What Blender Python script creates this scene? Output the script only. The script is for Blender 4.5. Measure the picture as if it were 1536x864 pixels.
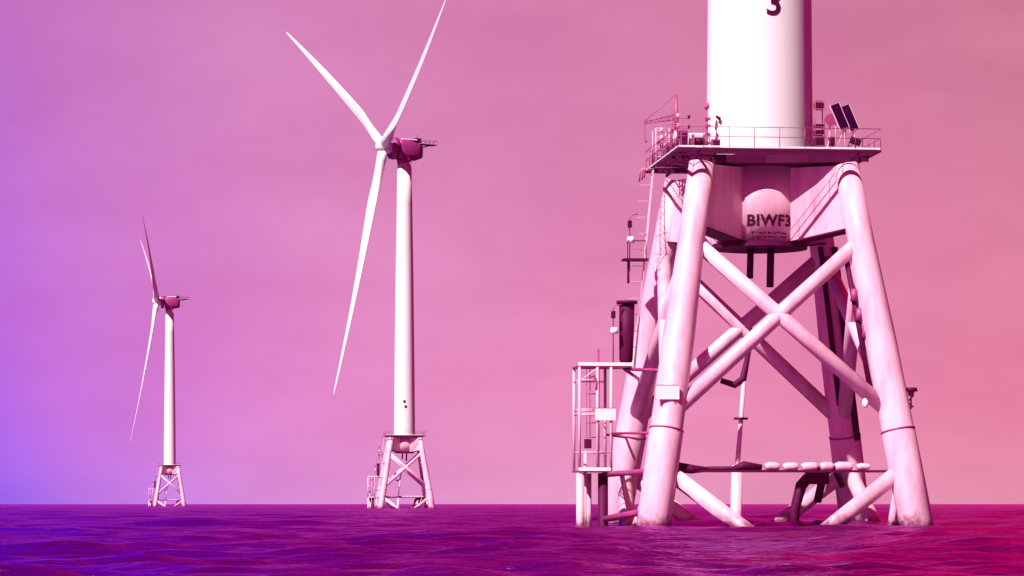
import bpy, bmesh, math, random
import numpy as np
from mathutils import Vector, Matrix

random.seed(7)
for o in list(bpy.data.objects):
    bpy.data.objects.remove(o)
scene = bpy.context.scene
COL = scene.collection
R = math.radians

# ------------------------------------------------------------------ camera
EYE = 1.5                                   # metres above the mean water level (a small boat)
cam_d = bpy.data.cameras.new('camera')
cam = bpy.data.objects.new('camera', cam_d)
COL.objects.link(cam)
cam.location = (0, 0, EYE)
cam.rotation_euler = (R(90), 0, 0)          # level, looking along +Y
cam_d.sensor_width = 36
cam_d.lens = 99.3
cam_d.shift_y = 0.2109                      # rising front: horizon low in the frame
cam_d.clip_start = 0.5
cam_d.clip_end = 80000
scene.camera = cam

# ------------------------------------------------------------------ light and exposure
SUN_AZ, SUN_EL = R(218), R(46)              # azimuth clockwise from +Y: behind the camera, to its left
sd = bpy.data.lights.new('sun', 'SUN')
sd.energy = 4.9
sd.angle = R(0.5)
sd.color = (1.0, 0.93, 0.9)
sun = bpy.data.objects.new('sun', sd)
COL.objects.link(sun)
to_sun = Vector((math.sin(SUN_AZ) * math.cos(SUN_EL), math.cos(SUN_AZ) * math.cos(SUN_EL), math.sin(SUN_EL)))
sun.rotation_euler = to_sun.to_track_quat('Z', 'Y').to_euler()

scene.view_settings.view_transform = 'Standard'
scene.view_settings.look = 'None'
scene.view_settings.exposure = 0.6
scene.view_settings.gamma = 1
scene.view_settings.use_curve_mapping = False


def lin(r, g, b):
    f = lambda c: (c / 255 / 12.92) if c <= 10 else ((c / 255 + 0.055) / 1.055) ** 2.4
    return (f(r), f(g), f(b), 1)


def build_world():
    w = bpy.data.worlds.new('World')
    scene.world = w
    w.use_nodes = True
    nt = w.node_tree
    N, L = nt.nodes, nt.links
    N.clear()
    out = N.new('ShaderNodeOutputWorld')
    geo = N.new('ShaderNodeTexCoord')
    sep = N.new('ShaderNodeSeparateXYZ')
    L.new(geo.outputs['Generated'], sep.inputs[0])

    def math_node(op, a, b=None, clamp=False):
        n = N.new('ShaderNodeMath')
        n.operation = op
        n.use_clamp = clamp
        for i, v in enumerate((a, b)):
            if v is None:
                continue
            if isinstance(v, (int, float)):
                n.inputs[i].default_value = v
            else:
                L.new(v, n.inputs[i])
        return n.outputs[0]

    az = math_node('MULTIPLY', math_node('ARCTAN2', sep.outputs[0], sep.outputs[1]), 180 / math.pi)
    el = math_node('MULTIPLY', math_node('ARCSINE', sep.outputs[2]), 180 / math.pi)

    def ramp(fac, lo, hi, stops, interp='EASE'):
        mr = N.new('ShaderNodeMapRange')
        mr.inputs[1].default_value = lo
        mr.inputs[2].default_value = hi
        L.new(fac, mr.inputs[0])
        r = N.new('ShaderNodeValToRGB')
        r.color_ramp.interpolation = interp
        els = r.color_ramp.elements
        while len(els) < len(stops):
            els.new(0.5)
        for e, (p, c) in zip(els, stops):
            e.position = (p - lo) / (hi - lo)
            e.color = c if len(c) == 4 else (*c, 1)
        L.new(mr.outputs[0], r.inputs[0])
        return r.outputs[0]

    def mix(fac, a, b, mode='MIX'):
        n = N.new('ShaderNodeMix')
        n.data_type = 'RGBA'
        n.blend_type = mode
        for key, v in ((0, fac), (6, a), (7, b)):
            if isinstance(v, (int, float)):
                n.inputs[key].default_value = v
            elif isinstance(v, tuple):
                n.inputs[key].default_value = v
            else:
                L.new(v, n.inputs[key])
        return n.outputs[2]

    # the glowing low sky: violet blue to the left, rose ahead, salmon to the right
    az_low = math_node('ADD', az, math_node('MULTIPLY', el, 0.5))
    low = ramp(az_low, -40, 40, [
        (-40, lin(40, 10, 110)), (-24, lin(60, 30, 190)), (-14, lin(92, 66, 242)), (-10.4, lin(124, 96, 243)), (-8.4, lin(172, 114, 231)),
        (-5, lin(203, 134, 216)), (-1, lin(217, 146, 202)), (3, lin(219, 145, 190)),
        (7, lin(216, 139, 178)), (11, lin(214, 136, 167)), (15, lin(206, 136, 156)), (24, lin(160, 50, 85)), (40, lin(120, 10, 50))], 'LINEAR')
    # the deep upper sky
    high = ramp(az, -60, 60, [
        (-60, lin(50, 0, 120)), (-30, lin(56, 0, 235)), (-14, lin(58, 0, 248)), (-10, lin(84, 0, 228)),
        (-6, lin(140, 0, 158)), (-1.5, lin(158, 0, 138)), (3, lin(170, 0, 122)), (7, lin(198, 0, 100)), (11, lin(232, 10, 90)),
        (30, lin(235, 10, 80)), (60, lin(130, 0, 60))], 'LINEAR')
    high = mix(1.0, high, (1.75, 1.75, 1.75, 1), 'MULTIPLY')
    # overhead and behind the viewer the sky is a dull crimson
    back = ramp(el, 0, 90, [(0, (0, 0, 0)), (50, (0, 0, 0)), (75, (1, 1, 1))], 'EASE')
    side = ramp(math_node('ABSOLUTE', az), 0, 180, [(0, (0, 0, 0)), (28, (0, 0, 0)), (60, (1, 1, 1))], 'EASE')
    dull = math_node('MAXIMUM', back, side)
    high = mix(dull, high, (0.23, 0.0, 0.066, 1))
    glow = ramp(el, 0, 12, [(0, (1.16, 1.28, 1.17)), (2.0, (1.07, 1.1, 1.07)), (5, (1, 1, 1)), (11, (0.93, 0.88, 0.92))], 'LINEAR')
    low = mix(1.0, low, glow, 'MULTIPLY')
    # faint drifting cloud
    tn = N.new('ShaderNodeTexNoise')
    tn.inputs['Scale'].default_value = 14
    tn.inputs['Detail'].default_value = 5
    mp = N.new('ShaderNodeMapping')
    mp.inputs['Scale'].default_value = (1, 1, 2.6)
    L.new(geo.outputs['Generated'], mp.inputs[0])
    L.new(mp.outputs[0], tn.inputs['Vector'])
    cl = ramp(tn.outputs[0], 0, 1, [(0.3, (0.93, 0.9, 0.92)), (0.72, (1.06, 1.12, 1.08))], 'LINEAR')
    low = mix(1.0, low, cl, 'MULTIPLY')
    up = ramp(el, 0, 40, [(0, (0, 0, 0)), (10.4, (0, 0, 0)), (14.5, (1, 1, 1))], 'EASE')
    col = mix(up, low, high)
    # daylight part of the sky, seen through the same rose filter of the air
    sky = N.new('ShaderNodeTexSky')
    sky.sky_type = 'NISHITA'
    sky.sun_disc = False
    sky.sun_elevation = SUN_EL
    sky.sun_rotation = SUN_AZ
    tint = mix(1.0, sky.outputs[0], (0.5, 0.012, 0.1, 1), 'MULTIPLY')
    bg1 = N.new('ShaderNodeBackground')
    L.new(col, bg1.inputs[0])
    bg1.inputs[1].default_value = 0.55
    bg2 = N.new('ShaderNodeBackground')
    L.new(tint, bg2.inputs[0])
    bg2.inputs[1].default_value = 0.05
    add = N.new('ShaderNodeAddShader')
    L.new(bg1.outputs[0], add.inputs[0])
    L.new(bg2.outputs[0], add.inputs[1])
    L.new(add.outputs[0], out.inputs[0])


build_world()

# ------------------------------------------------------------------ materials


def material(name, base, rough=0.5, metal=0.0, wear=None, wear_amt=0.3, scale=1.2, streak=(1, 1, 0.25), bump=0.0, spec=0.5, growth=False):
    m = bpy.data.materials.new(name)
    m.use_nodes = True
    nt = m.node_tree
    N, L = nt.nodes, nt.links
    b = N['Principled BSDF']
    b.inputs['Roughness'].default_value = rough
    b.inputs['Metallic'].default_value = metal
    b.inputs['Specular IOR Level'].default_value = spec
    b.inputs['Base Color'].default_value = (*base, 1)
    if wear:
        tc = N.new('ShaderNodeTexCoord')
        mp = N.new('ShaderNodeMapping')
        mp.inputs['Scale'].default_value = streak
        L.new(tc.outputs['Object'], mp.inputs[0])
        n = N.new('ShaderNodeTexNoise')
        n.inputs['Scale'].default_value = scale
        n.inputs['Detail'].default_value = 8
        n.inputs['Roughness'].default_value = 0.65
        L.new(mp.outputs[0], n.inputs['Vector'])
        r = N.new('ShaderNodeValToRGB')
        r.color_ramp.elements[0].position = 0.42
        r.color_ramp.elements[0].color = (0, 0, 0, 1)
        r.color_ramp.elements[1].position = 0.75
        r.color_ramp.elements[1].color = (wear_amt, wear_amt, wear_amt, 1)
        L.new(n.outputs[0], r.inputs[0])
        mx = N.new('ShaderNodeMix')
        mx.data_type = 'RGBA'
        mx.inputs[6].default_value = (*base, 1)
        mx.inputs[7].default_value = (*wear, 1)
        L.new(r.outputs[0], mx.inputs[0])
        L.new(mx.outputs[2], b.inputs['Base Color'])
        if growth:                                  # dark weed and rust on the steel just above the water
            sp = N.new('ShaderNodeSeparateXYZ')
            L.new(tc.outputs['Object'], sp.inputs[0])
            n2 = N.new('ShaderNodeTexNoise')
            n2.inputs['Scale'].default_value = 2.2
            n2.inputs['Detail'].default_value = 6
            L.new(tc.outputs['Object'], n2.inputs['Vector'])
            ma = N.new('ShaderNodeMath')
            ma.operation = 'MULTIPLY_ADD'
            ma.inputs[1].default_value = -1.6
            L.new(n2.outputs[0], ma.inputs[0])
            L.new(sp.outputs[2], ma.inputs[2])
            mr = N.new('ShaderNodeMapRange')
            mr.inputs[1].default_value = -0.5
            mr.inputs[2].default_value = 0.15
            mr.inputs[3].default_value = 0.9
            mr.inputs[4].default_value = 0.0
            L.new(ma.outputs[0], mr.inputs[0])
            m2 = N.new('ShaderNodeMix')
            m2.data_type = 'RGBA'
            L.new(mr.outputs[0], m2.inputs[0])
            L.new(mx.outputs[2], m2.inputs[6])
            m2.inputs[7].default_value = (0.14, 0.004, 0.06, 1)
            L.new(m2.outputs[2], b.inputs['Base Color'])
        if bump:
            bp = N.new('ShaderNodeBump')
            bp.inputs['Strength'].default_value = bump
            bp.inputs['Distance'].default_value = 0.02
            L.new(n.outputs[0], bp.inputs['Height'])
            L.new(bp.outputs[0], b.inputs['Normal'])
    return m


M_WHITE = material('white_tower_paint', (0.82, 0.80, 0.81), 0.38, wear=(0.62, 0.5, 0.56), wear_amt=0.25, scale=0.5, streak=(1, 1, 0.08))
M_JACKET = material('pale_jacket_paint', (0.85, 0.5, 0.63), 0.5, wear=(0.5, 0.12, 0.25), wear_amt=0.6, scale=1.1, streak=(1, 1, 0.22), bump=0.2, growth=True)
M_PALE = material('pale_steel', (0.85, 0.5, 0.63), 0.5, wear=(0.5, 0.13, 0.25), wear_amt=0.45, scale=2.0)
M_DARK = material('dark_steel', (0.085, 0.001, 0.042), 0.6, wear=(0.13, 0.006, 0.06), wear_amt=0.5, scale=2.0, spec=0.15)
M_MID = material('rail_steel', (0.34, 0.03, 0.15), 0.45, wear=(0.5, 0.15, 0.28), wear_amt=0.5, scale=3.0)
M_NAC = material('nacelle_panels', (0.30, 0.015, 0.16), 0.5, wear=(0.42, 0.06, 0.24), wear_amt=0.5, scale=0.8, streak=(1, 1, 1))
M_MARK = material('marking_paint', (0.06, 0.0, 0.025), 0.7, spec=0.15)
M_SOLAR = material('solar_cells', (0.045, 0.002, 0.05), 0.25, spec=0.3)
M_SIGN = material('sign_face', (0.84, 0.82, 0.83), 0.5, wear=(0.6, 0.4, 0.5), wear_amt=0.3, scale=4)
M_SUNLIT_ROOF = material('sunlit_nacelle_roof', (0.8, 0.77, 0.79), 0.45)  # pale colour stands in for sunlight on the nacelle top
M_GLASS = material('lamp_lens', (0.5, 0.08, 0.2), 0.1)

# ------------------------------------------------------------------ mesh helpers


class MB:
    """collects shapes that become one mesh object"""

    def __init__(self):
        self.v, self.f, self.s = [], [], []

    def add(self, verts, faces, smooth=False):
        k = len(self.v)
        self.v += [tuple(p) for p in verts]
        for f in faces:
            self.f.append(tuple(i + k for i in f))
            self.s.append(smooth)
        return self

    def tube(self, p0, p1, r0, r1=None, n=16, caps=True):
        return self.path([p0, p1], [r0, r0 if r1 is None else r1], n, caps)

    def path(self, pts, radii, n=16, caps=True):
        pts = [Vector(p) for p in pts]
        if isinstance(radii, (int, float)):
            radii = [radii] * len(pts)
        vs, fs = [], []
        for i, p in enumerate(pts):
            if i == 0:
                t = pts[1] - p
            elif i == len(pts) - 1:
                t = p - pts[i - 1]
            else:
                t = (pts[i + 1] - p).normalized() + (p - pts[i - 1]).normalized()
            t.normalize()
            ref = Vector((0, 1, 0)) if abs(t.y) < 0.85 else Vector((1, 0, 0))
            a = t.cross(ref).normalized()
            b = t.cross(a).normalized()
            for k in range(n):
                an = 2 * math.pi * k / n
                vs.append(p + (a * math.cos(an) + b * math.sin(an)) * radii[i])
        for i in range(len(pts) - 1):
            for k in range(n):
                k2 = (k + 1) % n
                fs.append((i * n + k, (i + 1) * n + k, (i + 1) * n + k2, i * n + k2))
        base = len(self.v)
        self.add(vs, fs, True)
        if caps:
            m = len(pts)
            self.f.append(tuple(base + k for k in range(n)))
            self.s.append(False)
            self.f.append(tuple(base + (m - 1) * n + k for k in reversed(range(n))))
            self.s.append(False)
        return self

    def box(self, c, size, rot=None):
        c = Vector(c)
        hx, hy, hz = [d / 2 for d in size]
        vs = [Vector((x, y, z)) for x in (-hx, hx) for y in (-hy, hy) for z in (-hz, hz)]
        if rot is not None:
            vs = [rot @ p for p in vs]
        vs = [p + c for p in vs]
        return self.add(vs, [(0, 1, 3, 2), (4, 6, 7, 5), (0, 4, 5, 1), (2, 3, 7, 6), (0, 2, 6, 4), (1, 5, 7, 3)])

    def beam(self, p0, p1, w, h):
        """rectangular bar from p0 to p1, w across, h high"""
        p0, p1 = Vector(p0), Vector(p1)
        t = (p1 - p0).normalized()
        up = Vector((0, 0, 1)) if abs(t.z) < 0.95 else Vector((0, 1, 0))
        a = t.cross(up).normalized()
        b = a.cross(t).normalized()
        vs = []
        for p in (p0, p1):
            for sa, sb in ((-1, -1), (1, -1), (1, 1), (-1, 1)):
                vs.append(p + a * sa * w / 2 + b * sb * h / 2)
        return self.add(vs, [(0, 1, 2, 3), (7, 6, 5, 4), (0, 4, 5, 1), (1, 5, 6, 2), (2, 6, 7, 3), (3, 7, 4, 0)])

    def prism(self, poly, dirv, thick):
        """poly: list of 3d points; extruded symmetrically along dirv"""
        d = Vector(dirv).normalized() * thick / 2
        n = len(poly)
        vs = [Vector(p) - d for p in poly] + [Vector(p) + d for p in poly]
        fs = [tuple(range(n)), tuple(reversed(range(n, 2 * n)))]
        for i in range(n):
            j = (i + 1) % n
            fs.append((i, i + n, j + n, j))
        return self.add(vs, fs)

    def ring(self, z, r0, r1, h, n=48, c=(0, 0)):
        vs, fs = [], []
        for k in range(n):
            a = 2 * math.pi * k / n
            for (r, zz) in ((r0, z), (r1, z), (r1, z + h), (r0, z + h)):
                vs.append((c[0] + r * math.cos(a), c[1] + r * math.sin(a), zz))
        for k in range(n):
            j = (k + 1) % n
            for q in range(4):
                q2 = (q + 1) % 4
                fs.append((4 * k + q, 4 * j + q, 4 * j + q2, 4 * k + q2))
        return self.add(vs, fs)

    def build(self, name, mat, parent=None, bevel=0.0):
        me = bpy.data.meshes.new(name)
        me.from_pydata(self.v, [], self.f)
        me.polygons.foreach_set('use_smooth', self.s)
        me.update()
        bm = bmesh.new()
        bm.from_mesh(me)
        bmesh.ops.recalc_face_normals(bm, faces=bm.faces)
        if bevel:
            es = [e for e in bm.edges if len(e.link_faces) == 2 and e.calc_face_angle(0) > 0.6]
            bmesh.ops.bevel(bm, geom=es, offset=bevel, segments=2, affect='EDGES', profile=0.6)
        bm.to_mesh(me)
        bm.free()
        for m in (mat if isinstance(mat, (list, tuple)) else [mat]):
            me.materials.append(m)
        o = bpy.data.objects.new(name, me)
        COL.objects.link(o)
        if parent is not None:
            o.parent = parent
        return o


def tag(o, label=None, cat=None, group=None, kind=None):
    if label:
        o['label'] = label
    if cat:
        o['category'] = cat
    if group:
        o['group'] = group
    if kind:
        o['kind'] = kind
    return o


def thing(name, loc, label, cat, rz=0.0, group=None):
    o = bpy.data.objects.new(name, None)
    COL.objects.link(o)
    o.location = loc
    o.rotation_euler = (0, 0, rz)
    o.empty_display_size = 0.3
    return tag(o, label, cat, group)


def copy_tree(o, parent=None):
    c = o.copy()
    COL.objects.link(c)
    c.parent = parent
    for ch in [q for q in bpy.data.objects if q.parent == o]:
        copy_tree(ch, c)
    return c


def lettering(name, text, height, radius, z, angle, mat, parent, bold=0.0, spread=1.0):
    """flat letters bent round a vertical cylinder; angle 0 faces -Y, positive turns towards +X"""
    cu = bpy.data.curves.new(name, 'FONT')
    cu.body = text
    cu.align_x = 'CENTER'
    cu.size = height / 0.72
    cu.offset = bold
    cu.space_character = spread
    tmp = bpy.data.objects.new(name, cu)
    COL.objects.link(tmp)
    bpy.context.view_layer.update()
    me = bpy.data.meshes.new_from_object(tmp.evaluated_get(bpy.context.evaluated_depsgraph_get()))
    bpy.data.objects.remove(tmp)
    for v in me.vertices:
        x, y, d = v.co
        a = angle + x / radius
        r = radius + 0.03
        v.co = (r * math.sin(a), -r * math.cos(a), z + y)
    me.materials.clear()
    me.materials.append(mat)
    o = bpy.data.objects.new(name, me)
    COL.objects.link(o)
    o.parent = parent
    return o


# ------------------------------------------------------------------ sea
def build_sea():
    rs = np.random.RandomState(3)
    near = np.linspace(-260, 40, 70)[:-1]
    a = 40 * np.exp(np.arange(0, math.log(1500 / 40), 0.0028))
    b = a[-1] * np.exp(np.linspace(0, math.log(45000 / a[-1]), 320))[1:]
    rows = np.concatenate([near, a, b])
    step = np.gradient(rows)
    nc = 460
    u = np.linspace(-1, 1, nc)
    half = 55 + 0.55 * np.abs(rows)
    X = half[:, None] * u[None, :]
    Y = np.repeat(rows[:, None], nc, 1)
    cs = (2 * half / (nc - 1))
    Z = np.zeros_like(X)
    for i in range(110):
        wl = 0.7 * (22 / 0.7) ** rs.rand()
        th = rs.normal(R(-94), R(15 + 18 * math.exp(-wl / 3)))
        k = 2 * math.pi / wl
        amp = 0.0095 * wl ** 0.48
        ph = rs.rand() * 6.28
        fr = np.clip((wl / np.maximum(step, 0.05) - 2.5) / 4, 0, 1)
        fc = np.clip((wl / np.maximum(cs * abs(math.cos(th)), 0.01) - 2.5) / 4, 0, 1)
        s = np.sin(k * (X * math.cos(th) + Y * math.sin(th)) + ph)
        Z += (amp * fr * fc)[:, None] * (s + 0.22 * (s * s - 0.5) * 2)
    nr = len(rows)
    co = np.stack([X, Y, Z], -1).reshape(-1, 3).astype(np.float32)
    idx = np.arange(nr * nc).reshape(nr, nc)
    q = np.stack([idx[:-1, :-1], idx[:-1, 1:], idx[1:, 1:], idx[1:, :-1]], -1).reshape(-1, 4).astype(np.int32)
    me = bpy.data.meshes.new('sea')
    me.vertices.add(len(co))
    me.vertices.foreach_set('co', co.ravel())
    me.loops.add(q.size)
    me.loops.foreach_set('vertex_index', q.ravel())
    me.polygons.add(len(q))
    me.polygons.foreach_set('loop_start', np.arange(0, q.size, 4, dtype=np.int32))
    me.polygons.foreach_set('use_smooth', np.ones(len(q), dtype=bool))
    me.update()
    me.validate()
    m = bpy.data.materials.new('sea_water')
    m.use_nodes = True
    nt = m.node_tree
    N, L = nt.nodes, nt.links
    N.clear()
    out = N.new('ShaderNodeOutputMaterial')
    body = N.new('ShaderNodeBsdfDiffuse')               # the plum-coloured body of the water
    body.inputs['Color'].default_value = (0.045, 0.0, 0.04, 1)
    gl = N.new('ShaderNodeBsdfGlossy')                  # its surface, reflecting the sky
    gl.inputs['Color'].default_value = (0.95, 0.22, 0.9, 1)
    gl.inputs['Roughness'].default_value = 0.2
    fr = N.new('ShaderNodeFresnel')
    fr.inputs['IOR'].default_value = 1.6
    mxs = N.new('ShaderNodeMixShader')
    L.new(fr.outputs[0], mxs.inputs[0])
    L.new(body.outputs[0], mxs.inputs[1])
    L.new(gl.outputs[0], mxs.inputs[2])
    L.new(mxs.outputs[0], out.inputs[0])
    tc = N.new('ShaderNodeTexCoord')
    prev = None
    for sc, st, dist, stretch in ((0.55, 0.9, 0.5, 0.22), (2.2, 0.9, 0.14, 0.34)):
        mp = N.new('ShaderNodeMapping')
        mp.inputs['Scale'].default_value = (stretch, 1, 1)
        L.new(tc.outputs['Object'], mp.inputs[0])
        n = N.new('ShaderNodeTexNoise')
        n.inputs['Scale'].default_value = sc
        n.inputs['Detail'].default_value = 5
        n.inputs['Roughness'].default_value = 0.6
        L.new(mp.outputs[0], n.inputs['Vector'])
        bp = N.new('ShaderNodeBump')
        bp.inputs['Strength'].default_value = st
        bp.inputs['Distance'].default_value = dist
        L.new(n.outputs[0], bp.inputs['Height'])
        if prev:
            L.new(prev.outputs[0], bp.inputs['Normal'])
        prev = bp
    for nd in (body, gl, fr):
        L.new(prev.outputs[0], nd.inputs['Normal'])
    me.materials.append(m)
    o = bpy.data.objects.new('sea', me)
    COL.objects.link(o)
    tag(o, 'dark choppy sea running blue to purple to crimson under the turbines', 'sea', kind='structure')


build_sea()

# ------------------------------------------------------------------ the wind turbine (one prototype with all its parts)
TOP, BOT = 4.2, 7.55                    # half spacing of the legs at the deck and at the waterline
DECK = 21.7
ROT = R(6.3)


def leg_xy(sx, sy, z):
    h = BOT + (TOP - BOT) * z / 21.0
    return Vector((sx * h, sy * h, z))


def make_turbine():
    root = thing('wind_turbine', (0, 0, 0), 'x', 'wind turbine')
    # --- jacket legs with weld collars
    for sx, sy in ((-1, -1), (1, -1), (1, 1), (-1, 1)):
        P = lambda z: leg_xy(sx, sy, z)
        leg = MB().path([P(-7), P(5.6), P(5.75), P(11), P(16.5), P(20.95)], [0.97, 0.96, 0.92, 0.9, 0.76, 0.72], 28).build('leg', M_JACKET, root)
        axis = (P(21) - P(0)).normalized()
        MB().tube(P(5.66) - axis * 0.05, P(5.66) + axis * 0.05, 0.985, n=28).build('weld_collar', M_MID, leg)
    # --- X bracing on the four faces
    corners = [(-1, -1), (1, -1), (1, 1), (-1, 1)]
    for i in range(4):
        A, B = corners[i], corners[(i + 1) % 4]
        for (C, D) in ((A, B), (B, A)):
            off = Vector((0, 0, 0))
            MB().tube(leg_xy(*C, 16.6), leg_xy(*D, 6.4), 0.42, 0.44, n=20).build('brace', M_JACKET, root)
            MB().tube(leg_xy(*C, 3.6), leg_xy(*D, -8.5), 0.46, 0.46, n=20).build('lower_brace', M_JACKET, root)
    # --- central column, its flange and the four box girders to the legs
    col = MB()
    col.path([(0, 0, 16.75), (0, 0, 21.1)], [2.5, 2.5], 56)
    col.build('column', M_JACKET, root)
    MB().ring(16.45, 0.4, 2.8, 0.28).build('column_flange', M_DARK, root)
    for sx, sy in corners:
        u = Vector((sx, sy, 0)).normalized()
        w = Vector((-u.y, u.x, 0))
        lt = leg_xy(sx, sy, 17.2)
        rl = Vector((lt.x, lt.y)).length
        rt = leg_xy(sx, sy, 20.9)
        rt = Vector((rt.x, rt.y)).length
        poly = [u * 1.9 + Vector((0, 0, 16.72)), u * rl + Vector((0, 0, 17.3)), u * (rt - 0.1) + Vector((0, 0, 20.9)), u * 1.9 + Vector((0, 0, 21.05))]
        g = MB().prism(poly, w, 0.9).build('box_girder', M_JACKET, root)
        fl = MB()
        fl.beam(u * 2.6 + Vector((0, 0, 16.72)), u * (rl - 0.55) + Vector((0, 0, 17.22)), 1.3, 0.09)
        fl.build('bottom_flange', M_DARK, g)
    # --- deck: solid middle, open grating round it, edge channel, kick plate
    S = 5.83
    plate = [(-3.45, -3.45), (-0.3, -3.45), (2.0, -4.15), (4.4, -4.5), (4.4, 4.2), (-3.45, 4.2)]
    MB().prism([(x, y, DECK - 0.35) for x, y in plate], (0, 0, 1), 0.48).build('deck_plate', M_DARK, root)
    gr = MB()
    n = 112
    for i in range(n + 1):
        y = -S + 0.12 + (2 * S - 0.24) * i / n
        if abs(y) < 3.46:
            for sx in (-1, 1):
                gr.beam((sx * 3.46, y, DECK - 0.1), (sx * (S - 0.06), y, DECK - 0.06), 0.006, 0.015)
        else:
            gr.beam((-S + 0.06, y, DECK - 0.1), (S - 0.06, y, DECK - 0.06), 0.006, 0.015)
    for x in (-4.6, 4.6):
        for sy in (-1, 1):
            gr.beam((x, sy * 3.46, DECK - 0.3), (x, sy * (S - 0.06), DECK - 0.3), 0.06, 0.2)
            gr.beam((sy * 3.46, x * 0.7, DECK - 0.3), (sy * (S - 0.06), x * 0.7, DECK - 0.3), 0.06, 0.2)
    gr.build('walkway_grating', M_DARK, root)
    eb, kp = MB(), MB()
    for a, b in (((-S, -S), (S, -S)), ((S, -S), (S, S)), ((S, S), (-S, S)), ((-S, S), (-S, -S))):
        eb.beam((*a, DECK - 0.1), (*b, DECK - 0.1), 0.1, 0.12)
        kp.beam((*a, DECK + 0.03), (*b, DECK + 0.03), 0.02, 0.1)
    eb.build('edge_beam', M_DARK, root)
    kp.build('kick_plate', M_WHITE, root)
    rl = MB()
    pts = [(-S, -S), (S, -S), (S, S), (-S, S)]
    for i in range(4):
        a, b = Vector((*pts[i], DECK)), Vector((*pts[(i + 1) % 4], DECK))
        for k in range(8):
            p = a.lerp(b, k / 8)
            rl.tube(p, p + Vector((0, 0, 1.15)), 0.022, n=6)
        for h in (0.6, 1.15):
            rl.tube(a + Vector((0, 0, h)), b + Vector((0, 0, h)), 0.02, n=6)
    rl.build('railing', M_MID, root)
    # small outriggers hanging off the left deck edge (cable hooks and floodlight arms)
    for y in (5.2, 4.2, 3.3):
        MB().path([(-S, y, DECK - 0.2), (-S - 0.45, y, DECK - 0.15), (-S - 0.5, y, DECK - 0.75)], 0.05, 8).build('cable_hook', M_MID, root)
    # --- tower, with flange rings
    tw = MB()
    prof = [(21.6, 3.14), (22.0, 3.12), (45, 2.92), (70, 2.62), (90, 2.3), (102.8, 2.05)]
    tw.path([(0, 0, z) for z, r in prof], [r for z, r in prof], 72)
    tower = tw.build('tower', M_WHITE, root)
    MB().ring(DECK, 3.0, 3.34, 0.16, 64).build('base_flange', M_WHITE, tower)
    # --- nacelle group is oriented later (yaw), built around its own origin at the tower top
    nac = MB()
    prof = [(-2.6, 2.5, 2.75), (-1.9, 2.75, 3.0), (1.2, 2.7, 2.85), (3.6, 2.4, 2.55), (5.2, 1.7, 1.9)]
    vs, fs = [], []
    nn = 20
    for x, hy, hz in prof:
        for k in range(nn):
            an = 2 * math.pi * k / nn
            cx, sx_ = math.cos(an), math.sin(an)
            e = 0.55
            vs.append((x, hy * math.copysign(abs(cx) ** e, cx), hz * math.copysign(abs(sx_) ** e, sx_) - (0.35 if x > 3 else 0)))
    for i in range(len(prof) - 1):
        for k in range(nn):
            k2 = (k + 1) % nn
            fs.append((i * nn + k, (i + 1) * nn + k, (i + 1) * nn + k2, i * nn + k2))
    fs.append(tuple(range(nn)))
    fs.append(tuple((len(prof) - 1) * nn + k for k in reversed(range(nn))))
    nac.add(vs, fs, True)
    nac.path([(0, 0, -4.4), (0, 0, -2.4)], [2.0, 2.3], 32)
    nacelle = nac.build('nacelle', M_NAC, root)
    MB().box((1.0, 0, 3.0), (4.6, 3.4, 0.36)).build('sunlit_roof', M_SUNLIT_ROOF, nacelle, bevel=0.08)  # pale slab that paints the sunlit top onto the dark nacelle
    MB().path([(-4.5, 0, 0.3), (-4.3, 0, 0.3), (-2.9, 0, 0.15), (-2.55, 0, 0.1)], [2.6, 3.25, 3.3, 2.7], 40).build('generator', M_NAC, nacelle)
    hp = MB()
    hp.box((7.2, 0, 2.0), (5.2, 3.0, 0.12))
    for y in (-1.5, 1.5):
        hp.tube((4.4, y, 3.1), (9.8, y, 3.1), 0.05, n=6)
        for x in (4.6, 6, 7.3, 8.6, 9.8):
            hp.tube((x, y, 2), (x, y, 3.1), 0.05, n=6)
    hp.tube((9.8, -1.5, 3.1), (9.8, 1.5, 3.1), 0.05, n=6)
    hp.tube((3.6, 0, 0.6), (8.2, 0, 1.9), 0.16, n=8)
    hp.build('hoist_platform', M_DARK, nacelle)
    c = MB()
    c.box((4.0, 0, 3.0), (1.7, 2.2, 1.3))
    c.tube((4.2, 0.6, 3.6), (4.2, 0.6, 4.9), 0.06, n=6)
    c.build('cooler', M_DARK, nacelle, bevel=0.0)
    # --- hub and blades
    hub = MB()
    hub.path([(-2.5, 0, 0), (-2.2, 0, 0), (-1.4, 0, 0), (0, 0, 0), (1.6, 0, 0), (2.4, 0, 0)], [0.35, 1.1, 1.75, 2.1, 2.15, 2.0], 32)
    rotor = hub.build('rotor_hub', M_WHITE, root)
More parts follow.
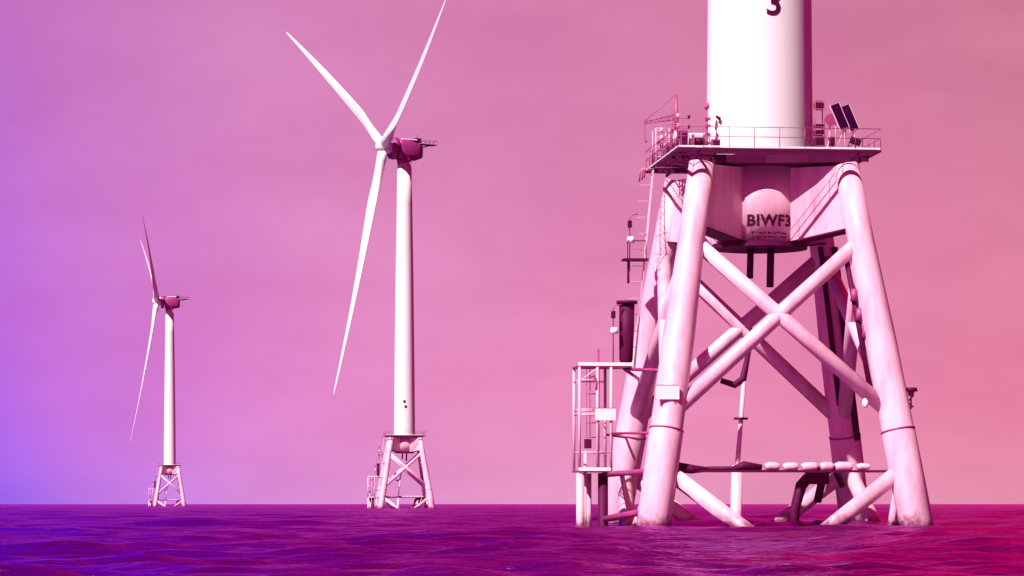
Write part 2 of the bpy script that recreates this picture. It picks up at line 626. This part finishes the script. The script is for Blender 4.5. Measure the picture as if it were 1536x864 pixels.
    for b in range(3):
        secs = []
        for i in range(26):
            t = i / 25
            r = 1.3 + 73.5 * t
            if r < 4:
                ch, th = 3.0, 3.0
            elif r < 17:
                q = (r - 4) / 13
                q = q * q * (3 - 2 * q)
                ch, th = 3.0 + 1.8 * q, 3.0 - 1.8 * q
            else:
                q = (r - 17) / (74.8 - 17)
                ch = 4.3 * (1 - q) ** 0.9 + 0.5
                th = 1.2 * (1 - q) ** 1.1 + 0.1
            pitch = R(17 - 13 * min(1, r / 50))
            xf = -(0.105 * r + 0.0004 * r * r)
            ring = []
            for k in range(18):
                an = 2 * math.pi * k / 18
                e = ch / 2 * math.cos(an)
                rnd = min(1.0, max(0.0, (r - 4) / 13))
                taper = 1 - rnd * 0.55 * (0.5 - 0.5 * math.cos(an))
                h = th / 2 * math.sin(an) * taper
                e -= rnd * ch * 0.18
                ring.append((xf + e * math.sin(pitch) + h * math.cos(pitch), e * math.cos(pitch) - h * math.sin(pitch), r))
            secs.append(ring)
        m = MB()
        vs = [Matrix.Rotation(R(120 * b), 3, 'X') @ Vector(p) for s in secs for p in s]
        fs = []
        for i in range(25):
            for k in range(18):
                k2 = (k + 1) % 18
                fs.append((i * 18 + k, (i + 1) * 18 + k, (i + 1) * 18 + k2, i * 18 + k2))
        fs.append(tuple(range(18)))
        fs.append(tuple(25 * 18 + k for k in reversed(range(18))))
        m.add(vs, fs, True)
        m.build('blade', M_WHITE, rotor)
    # --- boat landing on the left face
    for (x, y, r, mt) in ((-10.75, -0.9, 0.24, M_JACKET), (-10.0, 1.5, 0.24, M_JACKET)):
        MB().path([(x, y, -5), (x, y, 3.3)], r, 16).build('bumper_tube', mt, root)
    MB().path([(-9.35, -0.4, -5), (-9.35, -0.4, 3.3)], 0.3, 16).build('shaded_pile', M_DARK, root)  # tube in shadow: its shade is put in with the dark steel colour
    ld = MB()
    for y in (0.05, 0.55):
        ld.tube((-10.3, y, -3), (-10.3, y, 4.6), 0.06, n=8)
    for k in range(24):
        ld.tube((-10.3, 0.05, -2.8 + 0.3 * k), (-10.3, 0.55, -2.8 + 0.3 * k), 0.025, n=6)
    ld.build('ladder', M_JACKET, root)
    for (x0, x1, y0, y1, z) in ((-10.9, -9.0, -1.2, 1.7, 3.4), (-10.9, -7.7, -1.0, 1.6, 9.5)):
        pf = MB()
        pf.box(((x0 + x1) / 2, (y0 + y1) / 2, z), (x1 - x0, y1 - y0, 0.1))
        p = pf.build('landing_platform', M_MID, root)
        kick = MB()
        kick.beam((x0, y0 - 0.02, z + 0.12), (x1, y0 - 0.02, z + 0.12), 0.03, 0.2)
        kick.build('kick_plate', M_WHITE, p)
    lf = MB()
    for (x, y) in ((-10.8, -0.95), (-9.75, -0.95), (-8.95, -0.95), (-10.8, 1.5), (-8.95, 1.5)):
        lf.tube((x, y, 3.4), (x, y, 9.45), 0.085, n=10)
    for z in (4.5, 6.75, 7.0, 8.7):
        lf.tube((-10.8, -0.95, z), (-9.75 if z > 6.9 else -8.95, -0.95, z), 0.04, n=8)
        lf.tube((-10.8, 1.5, z), (-8.95, 1.5, z), 0.04, n=8)
        lf.tube((-10.8, -0.95, z), (-10.8, 1.5, z), 0.04, n=8)
    lf.tube((-10.8, -0.95, 8.6), (-9.75, -0.95, 9.4), 0.04, n=8)
    lf.build('landing_frame', M_JACKET, root)
    for p, q, r in (((-8.95, -0.95, 5.6), leg_xy(-1, -1, 5.5), 0.075), ((-8.95, 1.5, 5.6), leg_xy(-1, 1, 5.5), 0.075),
                    ((-9.3, -0.4, 3.2), leg_xy(-1, -1, 3.4), 0.16), ((-9.3, -0.4, 3.2), leg_xy(-1, 1, 3.4), 0.16),
                    ((-9.3, -0.4, 0.6), leg_xy(-1, -1, 1.2), 0.2), ((-8.0, 0.2, 9.4), leg_xy(-1, 1, 9.0), 0.1),
                    ((-8.0, 0.2, 9.4), leg_xy(-1, -1, 9.0), 0.1)):
        MB().tube(p, q, r, n=10).build('landing_strut', M_MID, root)
    cl = MB()
    for y in (0.2, 0.7):
        cl.tube((-9.5, y, 3.4), (-9.5, y, 10.6), 0.035, n=6)
    for k in range(24):
        cl.tube((-9.5, 0.2, 3.6 + 0.3 * k), (-9.5, 0.7, 3.6 + 0.3 * k), 0.018, n=5)
    for k in range(6):
        z = 5.4 + 0.85 * k
        cl.path([(-9.5 - 0.7 * math.sin(math.pi * q / 8), 0.45 + 0.4 * math.cos(math.pi * q / 8), z) for q in range(9)], 0.02, 5)
    for q in (2, 4, 6):
        x, y = -9.5 - 0.7 * math.sin(math.pi * q / 8), 0.45 + 0.4 * math.cos(math.pi * q / 8)
        cl.tube((x, y, 5.4), (x, y, 9.65), 0.015, n=5)
    cl.build('caged_ladder', M_MID, root)
    MB().box((-10.3, -0.85, 5.0), (0.4, 0.3, 0.55)).build('hose_box', M_DARK, root, bevel=0.03)
    MB().path([(-10.2, -0.9, 8.9), (-9.95, -0.95, 8.95), (-9.75, -0.95, 8.6), (-9.78, -0.95, 8.1)], 0.09, 8).build('hook_arm', M_MID, root)
    # upper ladder with rest platform, lamp arms
    ul = MB()
    a, b = Vector((-7.1, 2.2, 9.5)), Vector((-5.75, 3.4, 21.8))
    for d in (Vector((0, -0.22, 0)), Vector((0, 0.22, 0))):
        ul.tube(a + d, b + d, 0.028, n=6)
    for k in range(38):
        p = a.lerp(b, k / 38)
        ul.tube(p + Vector((0, -0.22, 0)), p + Vector((0, 0.22, 0)), 0.014, n=5)
    for k in range(4, 38, 3):
        p = a.lerp(b, k / 38)
        hoop = [p + Vector((-0.75 * math.sin(t), 0.42 * math.cos(t), 0)) for t in [math.pi * q / 8 for q in range(9)]]
        ul.path(hoop, 0.012, 5)
    ul.build('caged_ladder', M_JACKET, root)
    rp = MB()
    rp.box((-7.0, 2.6, 16.0), (1.5, 1.0, 0.12))
    rp.tube((-7.4, 2.6, 16.0), (-7.4, 2.6, 14.6), 0.07, n=8)
    rp.tube((-7.5, 2.2, 16.0), (-7.5, 2.2, 17.1), 0.03, n=6)
    rp.tube((-6.4, 2.2, 16.0), (-6.4, 2.2, 17.1), 0.03, n=6)
    rp.tube((-7.5, 2.2, 17.1), (-6.4, 2.2, 17.1), 0.03, n=6)
    rp.build('rest_platform', M_DARK, root)
    for (x, y, z) in ((-7.35, 2.4, 16.9), (-8.6, 0.6, 11.4)):
        la = MB()
        la.path([(x, y, z - 1.6), (x, y, z + 1.5), (x + 0.1, y, z + 1.75), (x + 0.5, y, z + 1.8)], 0.035, 8)
        arm = la.build('lamp_arm', M_MID, root)
        MB().box((x, y - 0.05, z + 1.2), (0.24, 0.24, 0.42)).build('floodlight', M_MARK, arm, bevel=0.03)
        MB().path([(x + 0.06, y, z + 0.1), (x + 0.06, y, z + 0.45)], [0.26, 0.2], 12).build('junction_box', M_WHITE, arm)
    vsl = MB()
    vsl.path([(-7.75, 1.2, 9.65), (-7.75, 1.2, 10.0), (-7.72, 1.2, 11.5), (-7.7, 1.2, 13.3)], [0.26, 0.4, 0.44, 0.46], 24)
    vs_ = vsl.build('cable_vessel', M_DARK, root)
    MB().tube((-7.7, 1.2, 13.28), (-7.7, 1.2, 13.46), 0.62, n=24).build('vessel_rim', M_DARK, vs_)
    # --- J-tubes and cable gear inside the jacket
    MB().path([(-0.65, -0.6, 16.5), (-0.7, -0.6, 14.7)], 0.2, 14).build('cable_stub', M_DARK, root)
    MB().path([(0.55, -0.6, 16.5), (0.5, -0.6, 14.2)], 0.22, 14).build('cable_stub', M_DARK, root)
    jt = MB()
    jt.path([(-1.55, -3.2, 8.9), (-1.75, -3.4, 6.5), (-2.1, -4.0, 3.6)], [0.13, 0.13, 0.15], 12)
    jt.path([(-2.1, -4.0, 3.7), (-2.35, -4.4, -4)], [0.33, 0.36], 16)
    j = jt.build('cable_pipe', M_JACKET, root)
    MB().ring(6.35, 0.1, 0.42, 0.12, 16, (-1.78, -3.42)).build('pipe_clamp', M_DARK, j)
    MB().path([(-2.9, -3.2, 8.6), (-2.1, -3.2, 8.35), (-1.6, -3.2, 8.7), (-1.25, -3.2, 10.4)], [0.16, 0.2, 0.22, 0.14], 10).build('pipe_bracket', M_DARK, root)
    # rear cable bundle down beside the back leg
    for dx, dy, r, z1 in ((0.55, -0.9, 0.2, 5.4), (-0.35, -1.05, 0.16, 7.5)):
        a, b = leg_xy(1, 1, 17.0), leg_xy(1, 1, z1)
        MB().path([a + Vector((dx, dy, 0)), b + Vector((dx, dy, 0))], r, 14).build('cable_duct', M_DARK, root)
    cb = MB()
    cb.path([(5.2, 5.5, 3.4), (4.4, 5.4, 3.5), (3.6, 5.2, 2.6), (3.2, 5.1, 1.2), (3.1, 5.0, -1)], [0.3, 0.36, 0.36, 0.3, 0.3], 14)
    cb.path([(6.3, 5.5, 2.6), (5.7, 5.3, 3.7), (5.0, 5.2, 3.4), (4.6, 5.2, 1.6)], [0.25, 0.28, 0.28, 0.25], 14)
    cb.box((4.6, 5.2, 3.2), (1.3, 0.8, 1.0))
    cb.build('cable_bend', M_DARK, root)
    # low crosswise cable tray between the front legs
    ty = -6.55
    tr = MB()
    tr.beam((-6.3, ty, 3.35), (6.3, ty, 3.35), 0.35, 0.14)
    tray = tr.build('cable_tray', M_DARK, root)
    hs = MB()
    hs.path([(-6.2, ty, 3.6), (-5.2, ty, 3.46), (-4.2, ty, 3.44)], [0.3, 0.26, 0.12], 12)
    hs.path([(-4.3, ty, 3.5), (-1.3, ty, 3.5)], [0.12, 0.14], 12)
    hs.path([(-2.9, ty, 3.5), (-2.2, ty, 3.68), (-1.2, ty, 3.55)], [0.1, 0.24, 0.18], 12)
    hs.build('hose_bundle', M_DARK, tray)
    fr_ = random.Random(11)
    x0 = -1.0
    for k in range(6):
        l, q, dz = fr_.uniform(0.72, 1.02), fr_.uniform(0.19, 0.27), fr_.uniform(-0.02, 0.03)
        MB().path([(x0, ty, 3.55 + dz), (x0 + 0.05, ty, 3.57 + dz), (x0 + 0.22, ty, 3.62 + dz), (x0 + l * 0.7, ty + 0.04, 3.62), (x0 + l - 0.06, ty + 0.05, 3.6), (x0 + l, ty + 0.05, 3.58)],
                  [q * 0.75, q * 0.9, q, q, q * 0.85, q * 0.6], 8).build('float', M_JACKET, tray)
        x0 += l + fr_.uniform(0.1, 0.3)
    # clamps on the inner side of the front right leg
    for z, dx in ((12.3, -0.95), (11.3, -0.8), (13.4, -1.05)):
        P = leg_xy(1, -1, z)
        MB().path([P + Vector((dx, -0.1, 0.35)), P + Vector((dx, -0.1, -0.35))], [0.16, 0.22], 10).build('cable_clamp', M_MID, root)
    P, Q = leg_xy(1, -1, 15.8), leg_xy(1, -1, 7.6)
    MB().path([P + Vector((-1.02, 0.1, 0)), Q + Vector((-1.12, 0.1, 0))], 0.16, 10).build('riser_pipe', M_DARK, root)
    return root, nacelle, rotor


def orient(root, nacelle, rotor, yaw_world, spin, tilt=R(3), hub_z=105.9):
    y = yaw_world - root.rotation_euler.z
    nacelle.location = (0, 0, hub_z)
    nacelle.rotation_euler = (0, tilt * 0.4, y)
    d = 6.6
    rotor.location = (-d * math.cos(y), -d * math.sin(y), hub_z + 0.75)
    rotor.rotation_euler = (spin, tilt, y)


def kids(o, nm):
    return [q for q in bpy.data.objects if q.parent == o and q.name.split('.')[0] == nm][0]


proto, nac0, rot0 = make_turbine()
TURB = []
for (x, y, yaw, spin, label) in (
        (14.55, 166, R(12), R(0), 'nearest wind turbine on thick braced legs, its white tower cut off by the top edge'),
        (-31.7, 833, R(24.5), R(64), 'mid-distance white wind turbine with three spread blades left of the large jacket'),
        (-177.5, 1465, R(8), R(60), 'farthest and smallest white wind turbine, its rotor seen edge-on, over the blue water')):
    if not TURB:
        t, n, r = proto, nac0, rot0
    else:
        t = copy_tree(proto)
        n, r = kids(t, 'nacelle'), kids(t, 'rotor_hub')
    TURB.append(t)
    t.location = (x, y, 0)
    t.rotation_euler = (0, 0, ROT)
    tag(t, label, 'wind turbine', 'offshore wind turbines standing in the sea')
    orient(t, n, r, yaw, spin)

# dark plates standing in for the unreadable number on the middle turbine's tower
for z, a in ((31.6, 2), (30.1, 9)):
    an = R(a) - ROT
    MB().box((3.02 * math.sin(an), -3.02 * math.cos(an), z), (0.7, 0.12, 0.8), Matrix.Rotation(an, 3, 'Z')).build('number_stand_in', M_MARK, TURB[1])

# lettering of the nearest turbine
near = TURB[0]
lettering('tower_number', '3', 1.5, 3.055, 29.75, R(10.5) - ROT, M_MARK, near, bold=0.03)
lettering('station_name', 'BIWF3', 0.66, 2.5, 17.62, R(9.2) - ROT, M_MARK, near, bold=0.03, spread=1.09)
# two lines of small, unreadable print below the name
mk = MB()
rr = random.Random(5)
for z, h in ((17.2, 0.2), (16.95, 0.18)):
    a = -0.42
    while a < 0.42:
        w = rr.uniform(0.02, 0.05)
        an = R(9.2) - ROT + a
        p = Vector((2.53 * math.sin(an), -2.53 * math.cos(an), z))
        q = Vector((2.53 * math.sin(an + w), -2.53 * math.cos(an + w), z + rr.uniform(-0.05, 0.05)))
        mk.beam(p, q, 0.02, h * rr.uniform(0.3, 0.7))
        a += w + rr.uniform(0.015, 0.05)
mk.build('small_print', M_MARK, near)

# ------------------------------------------------------------------ separate things fixed on or around the nearest turbine
MN = Matrix.Translation(near.location) @ Matrix.Rotation(ROT, 4, 'Z')


def spot(x, y, z):
    return MN @ Vector((x, y, z))


def sign(x, y, z, w, h, label, tilt=0.0):
    o = thing('sign_board', spot(x, y, z), label, 'sign', ROT + tilt, 'white sign boards on the jacket')
    MB().box((0, 0, h / 2), (w, 0.05, h)).build('face', M_SIGN, o, bevel=0.01)
    f = MB()
    for s in (-1, 1):
        f.beam((s * w * 0.32, 0.06, -0.25), (s * w * 0.32, 0.06, h), 0.06, 0.05)
    f.beam((-w / 2, 0.045, h + 0.03), (w / 2, 0.045, h + 0.03), 0.05, 0.05)
    f.build('bracket', M_MID, o)
    return o


P = leg_xy(-1, -1, 7.3)
sign(P.x - 0.3, P.y - 1.0, 7.35, 1.3, 0.76, 'blank white sign board strapped to the front left jacket leg')
sign(-9.3, -1.1, 6.35, 1.2, 0.68, 'blank white sign board on the boat landing frame left of the legs')


def deck_thing(name, x, y, label, cat, rz=0.0, group=None):
    return thing(name, spot(x, y, DECK), label, cat, ROT + rz, group)


# davit crane at the deck's left end
o = deck_thing('davit_crane', -4.85, 0.6, 'tall slim davit crane with a lattice jib at the left end of the deck', 'crane')
MB().path([(0, 0, 0), (0, 0, 2.5), (0, 0, 3.9)], [0.16, 0.13, 0.07], 12).build('post', M_MID, o)
jb = MB()
for d in (0.0, 0.3):
    jb.tube((0, 0, 2.7 - d), (-1.9, 0.1, 2.25 - d * 0.3), 0.035, n=6)
for k in range(7):
    t0, t1 = k / 7, (k + 1) / 7
    jb.tube((-1.9 * t0, 0.1 * t0, 2.7 - 0.45 * t0), (-1.9 * t1, 0.1 * t1, 2.4 - 0.25 * t1), 0.022, n=5)
jb.tube((0, 0, 3.9), (-1.9, 0.1, 2.25), 0.02, n=5)
jb.build('jib', M_MID, o)
MB().box((0.2, -0.1, 1.5), (0.35, 0.3, 0.45)).build('winch', M_DARK, o, bevel=0.03)
hk = MB().path([(-1.85, 0.1, 2.25), (-1.85, 0.1, 1.2), (-1.8, 0.1, 1.05), (-1.72, 0.1, 1.12)], [0.012, 0.012, 0.04, 0.03], 6)
hk.build('hook', M_DARK, o)

# cabinets, netting frame, masts left of the tower
o = deck_thing('control_cabinet', -4.05, -1.6, 'small white control cabinet on short legs left of the tower foot', 'cabinet')
MB().box((0, 0, 0.85), (0.95, 0.6, 0.9)).build('body', M_WHITE, o, bevel=0.03)
lg = MB()
for sx in (-0.4, 0.4):
    for sy in (-0.22, 0.22):
        lg.beam((sx, sy, 0), (sx, sy, 0.42), 0.07, 0.07)
lg.build('stand', M_DARK, o)
MB().box((0.05, -0.32, 0.9), (0.7, 0.03, 0.7)).build('door', M_SIGN, o)

o = deck_thing('lantern_mast', -3.5, -2.0, 'thin mast with a lantern just left of the white tower', 'mast')
MB().path([(0, 0, 0), (0, 0, 2.7)], [0.07, 0.05], 10).build('pole', M_MID, o)
st = MB()
for a in (0.3, 2.4, 4.5):
    st.tube((0.45 * math.cos(a), 0.45 * math.sin(a), 0), (0, 0, 1.5), 0.025, n=6)
for z in (0.7, 1.2, 1.7, 2.1):
    st.box((0.05, -0.03, z), (0.28, 0.22, 0.14))
st.build('brace', M_MID, o)
MB().path([(0, 0, 2.7), (0, 0, 2.8), (0, 0, 3.05)], [0.13, 0.16, 0.1], 12).build('lantern', M_GLASS, o)

o = deck_thing('winch_frame', -5.1, 3.2, 'low welded winch frame with drums beside the left deck rail', 'winch')
fr = MB()
for x in (-0.25, 0.9):
    for y in (-0.9, 0.9):
        fr.tube((x, y, 0), (x, y, 1.5), 0.04, n=6)
for z in (0.5, 1.0, 1.5):
    for y in (-0.9, 0.9):
        fr.tube((-0.25, y, z), (0.9, y, z), 0.03, n=6)
    fr.tube((-0.25, -0.9, z), (-0.25, 0.9, z), 0.03, n=6)
    fr.tube((0.9, -0.9, z), (0.9, 0.9, z), 0.03, n=6)
fr.tube((-0.25, -0.9, 0), (0.9, -0.9, 1.5), 0.025, n=6)
fr.build('frame', M_MID, o)
MB().tube((0.3, -0.7, 0.6), (0.3, 0.7, 0.6), 0.28, n=16).build('drum', M_DARK, o)
MB().tube((0.3, -0.5, 1.2), (0.3, 0.5, 1.2), 0.18, n=16).build('drum', M_MID, o)

o = deck_thing('ladder_gate', -5.55, 4.4, 'open tubular gate cage over the ladder at the rear left deck corner', 'gate')
fr = MB()
for x in (0, 0.8):
    for y in (-0.6, 0.6):
        fr.tube((x, y, 0), (x, y, 2.3), 0.035, n=6)
for z in (0.6, 1.2, 1.75, 2.3):
    fr.tube((0, -0.6, z), (0.8, -0.6, z), 0.025, n=6)
    fr.tube((0, 0.6, z), (0.8, 0.6, z), 0.025, n=6)
    fr.tube((0.8, -0.6, z), (0.8, 0.6, z), 0.025, n=6)
    fr.tube((0, -0.6, z), (0, 0.6, z), 0.025, n=6)
fr.tube((0, -0.6, 0.6), (0.8, -0.6, 1.75), 0.025, n=6)
fr.build('cage', M_PALE, o)
gt = MB()
for z in (0.2, 0.65, 1.1):
    gt.tube((-0.05, -0.5, z), (-0.05, 0.5, z), 0.03, n=6)
gt.tube((-0.05, -0.5, 0.2), (-0.05, -0.5, 1.1), 0.03, n=6)
gt.tube((-0.05, 0.5, 0.2), (-0.05, 0.5, 1.1), 0.03, n=6)
gt.build('gate_leaf', M_MID, o)

for (x, y, h, lab) in ((-5.2, 1.9, 2.0, 'slender instrument stand with stacked sensor cans beside the winch frame'),
                       (-4.6, -0.4, 2.6, 'taller instrument stand with stacked sensor cans between the crane and the tower')):
    o = deck_thing('instrument_stand', x, y, lab, 'instrument stand', 0.3, 'instrument stands on the left of the deck')
    pm = MB().path([(0, 0, 0), (0, 0, h)], [0.05, 0.03], 8)
    pm.tube((-0.35, 0, 0), (0, 0, h * 0.6), 0.025, n=6)
    pm.tube((0.3, 0.2, 0), (0, 0, h * 0.6), 0.025, n=6)
    pm.build('pole', M_MID, o)
    for q in (0.45, 0.68, 0.9):
        ar = MB().tube((-0.4, 0, h * q), (0.4, 0, h * q), 0.02, n=6).build('arm', M_MID, o)
        MB().path([(-0.36, 0, h * q), (-0.36, 0, h * q + 0.26)], [0.1, 0.07], 10).build('sensor', M_DARK if q < 0.6 else M_PALE, ar)
        MB().path([(0.36, 0, h * q), (0.36, 0, h * q + 0.2)], [0.06, 0.09], 10).build('sensor', M_DARK, ar)

o = deck_thing('whip_antenna', -5.35, -0.8, 'thin whip antenna with small crossbars standing left of the davit crane', 'antenna')
MB().path([(0, 0, 0), (0, 0, 1.2), (0, 0, 3.0)], [0.05, 0.035, 0.015], 8).build('rod', M_MID, o)
cb_ = MB()
for z in (1.5, 1.9, 2.3):
    cb_.tube((-0.35, 0, z), (0.35, 0, z), 0.02, n=6)
cb_.build('crossbar', M_MID, o)

o = deck_thing('cable_reel', -4.2, -3.2, 'dark cable reel standing on its stand at the front left of the deck', 'cable reel')
MB().tube((-0.3, 0, 0.62), (0.3, 0, 0.62), 0.26, n=18).build('cable', M_DARK, o)
for sx in (-0.33, 0.33):
    MB().tube((sx - 0.025, 0, 0.62), (sx + 0.025, 0, 0.62), 0.46, n=22).build('flange', M_MID, o)
rs_ = MB()
for sx in (-0.42, 0.42):
    rs_.beam((sx, -0.4, 0), (sx, 0, 0.66), 0.05, 0.05)
    rs_.beam((sx, 0.4, 0), (sx, 0, 0.66), 0.05, 0.05)
rs_.beam((-0.42, 0, 0.64), (0.42, 0, 0.64), 0.05, 0.05)
rs_.build('stand', M_MID, o)

o = deck_thing('life_ring', -5.74, -4.2, 'white life ring hung on the rail at the front left deck corner', 'life ring')
vs, fs = [], []
for a in range(24):
    for b in range(8):
        A, B = 2 * math.pi * a / 24, 2 * math.pi * b / 8
        vs.append((0.075 * math.sin(B), (0.3 + 0.075 * math.cos(B)) * math.cos(A), 0.75 + (0.3 + 0.075 * math.cos(B)) * math.sin(A)))
        fs.append((a * 8 + b, a * 8 + (b + 1) % 8, ((a + 1) % 24) * 8 + (b + 1) % 8, ((a + 1) % 24) * 8 + b))
MB().add(vs, fs, True).build('ring', M_SIGN, o)
MB().path([(0, 0, 1.05), (-0.03, 0.05, 1.12), (0, 0.1, 1.05)], 0.015, 6).build('rope', M_MID, o)

for (x, y, h, w, lab) in ((-3.3, -3.7, 0.62, 0.5, 'low square junction box on the deck front below the left masts'),
                          (-4.9, -2.3, 1.3, 0.42, 'narrow upright junction box beside the front left deck corner')):
    o = deck_thing('junction_box', x, y, lab, 'electrical box')
    MB().box((0, 0, h / 2 + 0.08), (w, 0.35, h)).build('body', M_MID, o, bevel=0.02)
    MB().box((0, -0.19, h / 2 + 0.1), (w * 0.7, 0.02, h * 0.7)).build('door', M_DARK, o)
    MB().box((0, 0, 0.04), (w * 1.1, 0.45, 0.08)).build('plinth', M_DARK, o)

# right of the tower: rack of dark boxes, fog horn stand, two tilted solar panels
o = deck_thing('battery_rack', 3.05, -2.1, 'tall narrow rack of stacked dark battery boxes right of the tower', 'rack')
fr = MB()
for x in (-0.24, 0.3):
    for y in (-0.25, 0.25):
        fr.tube((x, y, 0), (x, y, 3.2), 0.03, n=6)
for z in (0.05, 0.6, 1.25, 1.7, 2.75, 3.2):
    fr.beam((-0.24, -0.25, z), (0.3, -0.25, z), 0.04, 0.05)
    fr.beam((-0.24, 0.25, z), (0.3, 0.25, z), 0.04, 0.05)
fr.build('frame', M_MID, o)
for z, h in ((0.08, 0.3), (0.63, 0.5), (1.28, 0.24), (1.72, 0.14), (2.8, 0.3)):
    MB().box((0.03, 0, z + h / 2), (0.5, 0.56, h)).build('battery_box', M_MARK, o, bevel=0.02)

o = deck_thing('fog_horn', 3.55, -2.9, 'round fog horn on a stand between the rack and the solar panels', 'fog horn')
sp = MB()
sp.tube((0, 0, 0), (0, 0, 1.95), 0.045, n=8)
sp.tube((-0.3, 0, 0), (0, 0, 0.9), 0.03, n=6)
sp.tube((0.35, 0, 0), (0, 0, 0.9), 0.03, n=6)
sp.build('stand', M_PALE, o)
MB().path([(0, 0.3, 2.0), (0, 0, 2.0), (0, -0.22, 2.0), (0, -0.28, 2.0)], [0.14, 0.2, 0.34, 0.36], 18).build('horn', M_MID, o)
MB().box((0.12, -0.05, 0.78), (0.34, 0.3, 0.5)).build('power_box', M_MARK, o, bevel=0.03)
MB().box((-0.14, -0.05, 0.2), (0.4, 0.3, 0.3)).build('foot_box', M_MARK, o, bevel=0.03)

for i, (x, y, lab) in enumerate(((4.1, -3.1, 'inner dark solar panel leaning on the deck, next to the fog horn'),
                                 (4.8, -2.6, 'outer dark solar panel leaning at the right edge of the deck'))):
    o = deck_thing('solar_panel', x, y, lab, 'solar panel', 0, 'tilted solar panels on the deck')
    # plane: long axis leans, short axis runs mostly into the depth
    la = Vector((0.40, 0.0, -0.917))
    wa = Vector((0.80, 0.55, 0.0)).normalized()
    wa = (wa - la * wa.dot(la)).normalized()
    nn_ = la.cross(wa)
    rot = Matrix((wa, nn_, la)).transposed()
    c = Vector((-0.02, 0, 2.2))
    MB().box(c, (0.84, 0.045, 1.5), rot).build('cells', M_SOLAR, o)
    fr = MB()
    for s in (-1, 1):
        fr.beam(c + wa * s * 0.44 - la * 0.78, c + wa * s * 0.44 + la * 0.78, 0.05, 0.06)
        fr.beam(c + la * s * 0.77 - wa * 0.44, c + la * s * 0.77 + wa * 0.44, 0.05, 0.06)
    fr.build('frame', M_PALE, o)
    lg = MB()
    a = c + la * 0.7
    lg.tube(a, (a.x + 0.1, a.y, 0), 0.03, n=6)
    b = c - la * 0.5
    lg.tube(b, (b.x - 0.05, b.y, 0), 0.03, n=6)
    lg.tube((b.x - 0.05, b.y, 0.1), a, 0.025, n=6)
    lg.build('stand', M_PALE, o)

o = deck_thing('charge_box', 4.9, -3.6, 'small dark charge controller box on a post under the solar panels', 'electrical box')
MB().box((0, 0, 0.72), (0.62, 0.3, 0.36), Matrix.Rotation(R(18), 3, 'Y')).build('body', M_MARK, o, bevel=0.03)
MB().tube((0, 0, 0), (0, 0, 0.6), 0.04, n=8).build('post', M_MID, o)

# lamp on the right-hand leg, small white lamp on the brace end
P = leg_xy(1, -1, 7.4)
o = thing('marker_lamp', spot(P.x + 1.15, P.y + 0.2, 6.9), 'dark capped marker lamp on a bracket outside the front right leg', 'lamp', ROT)
b = MB()
b.tube((0, 0, 0), (0, 0, 0.8), 0.05, n=8)
b.tube((-0.6, 0, 0.05), (0.15, 0, 0.75), 0.04, n=8)
b.tube((-0.55, 0, 0.72), (0.15, 0, 0.1), 0.04, n=8)
b.build('bracket', M_MID, o)
MB().path([(0, 0, 0.75), (0, 0, 1.0)], [0.16, 0.2], 14).build('lens', M_GLASS, o)
MB().path([(0, 0, 1.0), (0, 0, 1.22)], [0.38, 0.34], 16).build('cap', M_DARK, o)

P = leg_xy(1, -1, 7.2)
o = thing('work_light', spot(P.x - 1.75, P.y - 0.62, 7.2), 'small rounded white work light on the brace by the front right leg', 'lamp', ROT)
MB().path([(0, 0, -0.28), (0.02, 0, -0.2), (0, 0, 0.1), (-0.04, 0, 0.26)], [0.05, 0.17, 0.18, 0.06], 14).build('housing', M_SIGN, o)
MB().beam((0, 0, 0), (0, 0.5, 0.1), 0.06, 0.06).build('bracket', M_MID, o)

# camera pod on the tower above the left deck
an = R(-58)
o = thing('security_camera', spot(3.14 * math.sin(an), -3.14 * math.cos(an), DECK + 2.2), 'tiny dark camera pod fixed to the left side of the white tower', 'camera', ROT + an)
MB().path([(-0.12, -0.16, 0.1), (0.16, -0.18, -0.06)], [0.08, 0.1], 10).build('pod', M_MARK, o)
MB().beam((0, 0.05, 0), (0, -0.16, 0.02), 0.06, 0.06).build('bracket', M_MARK, o)
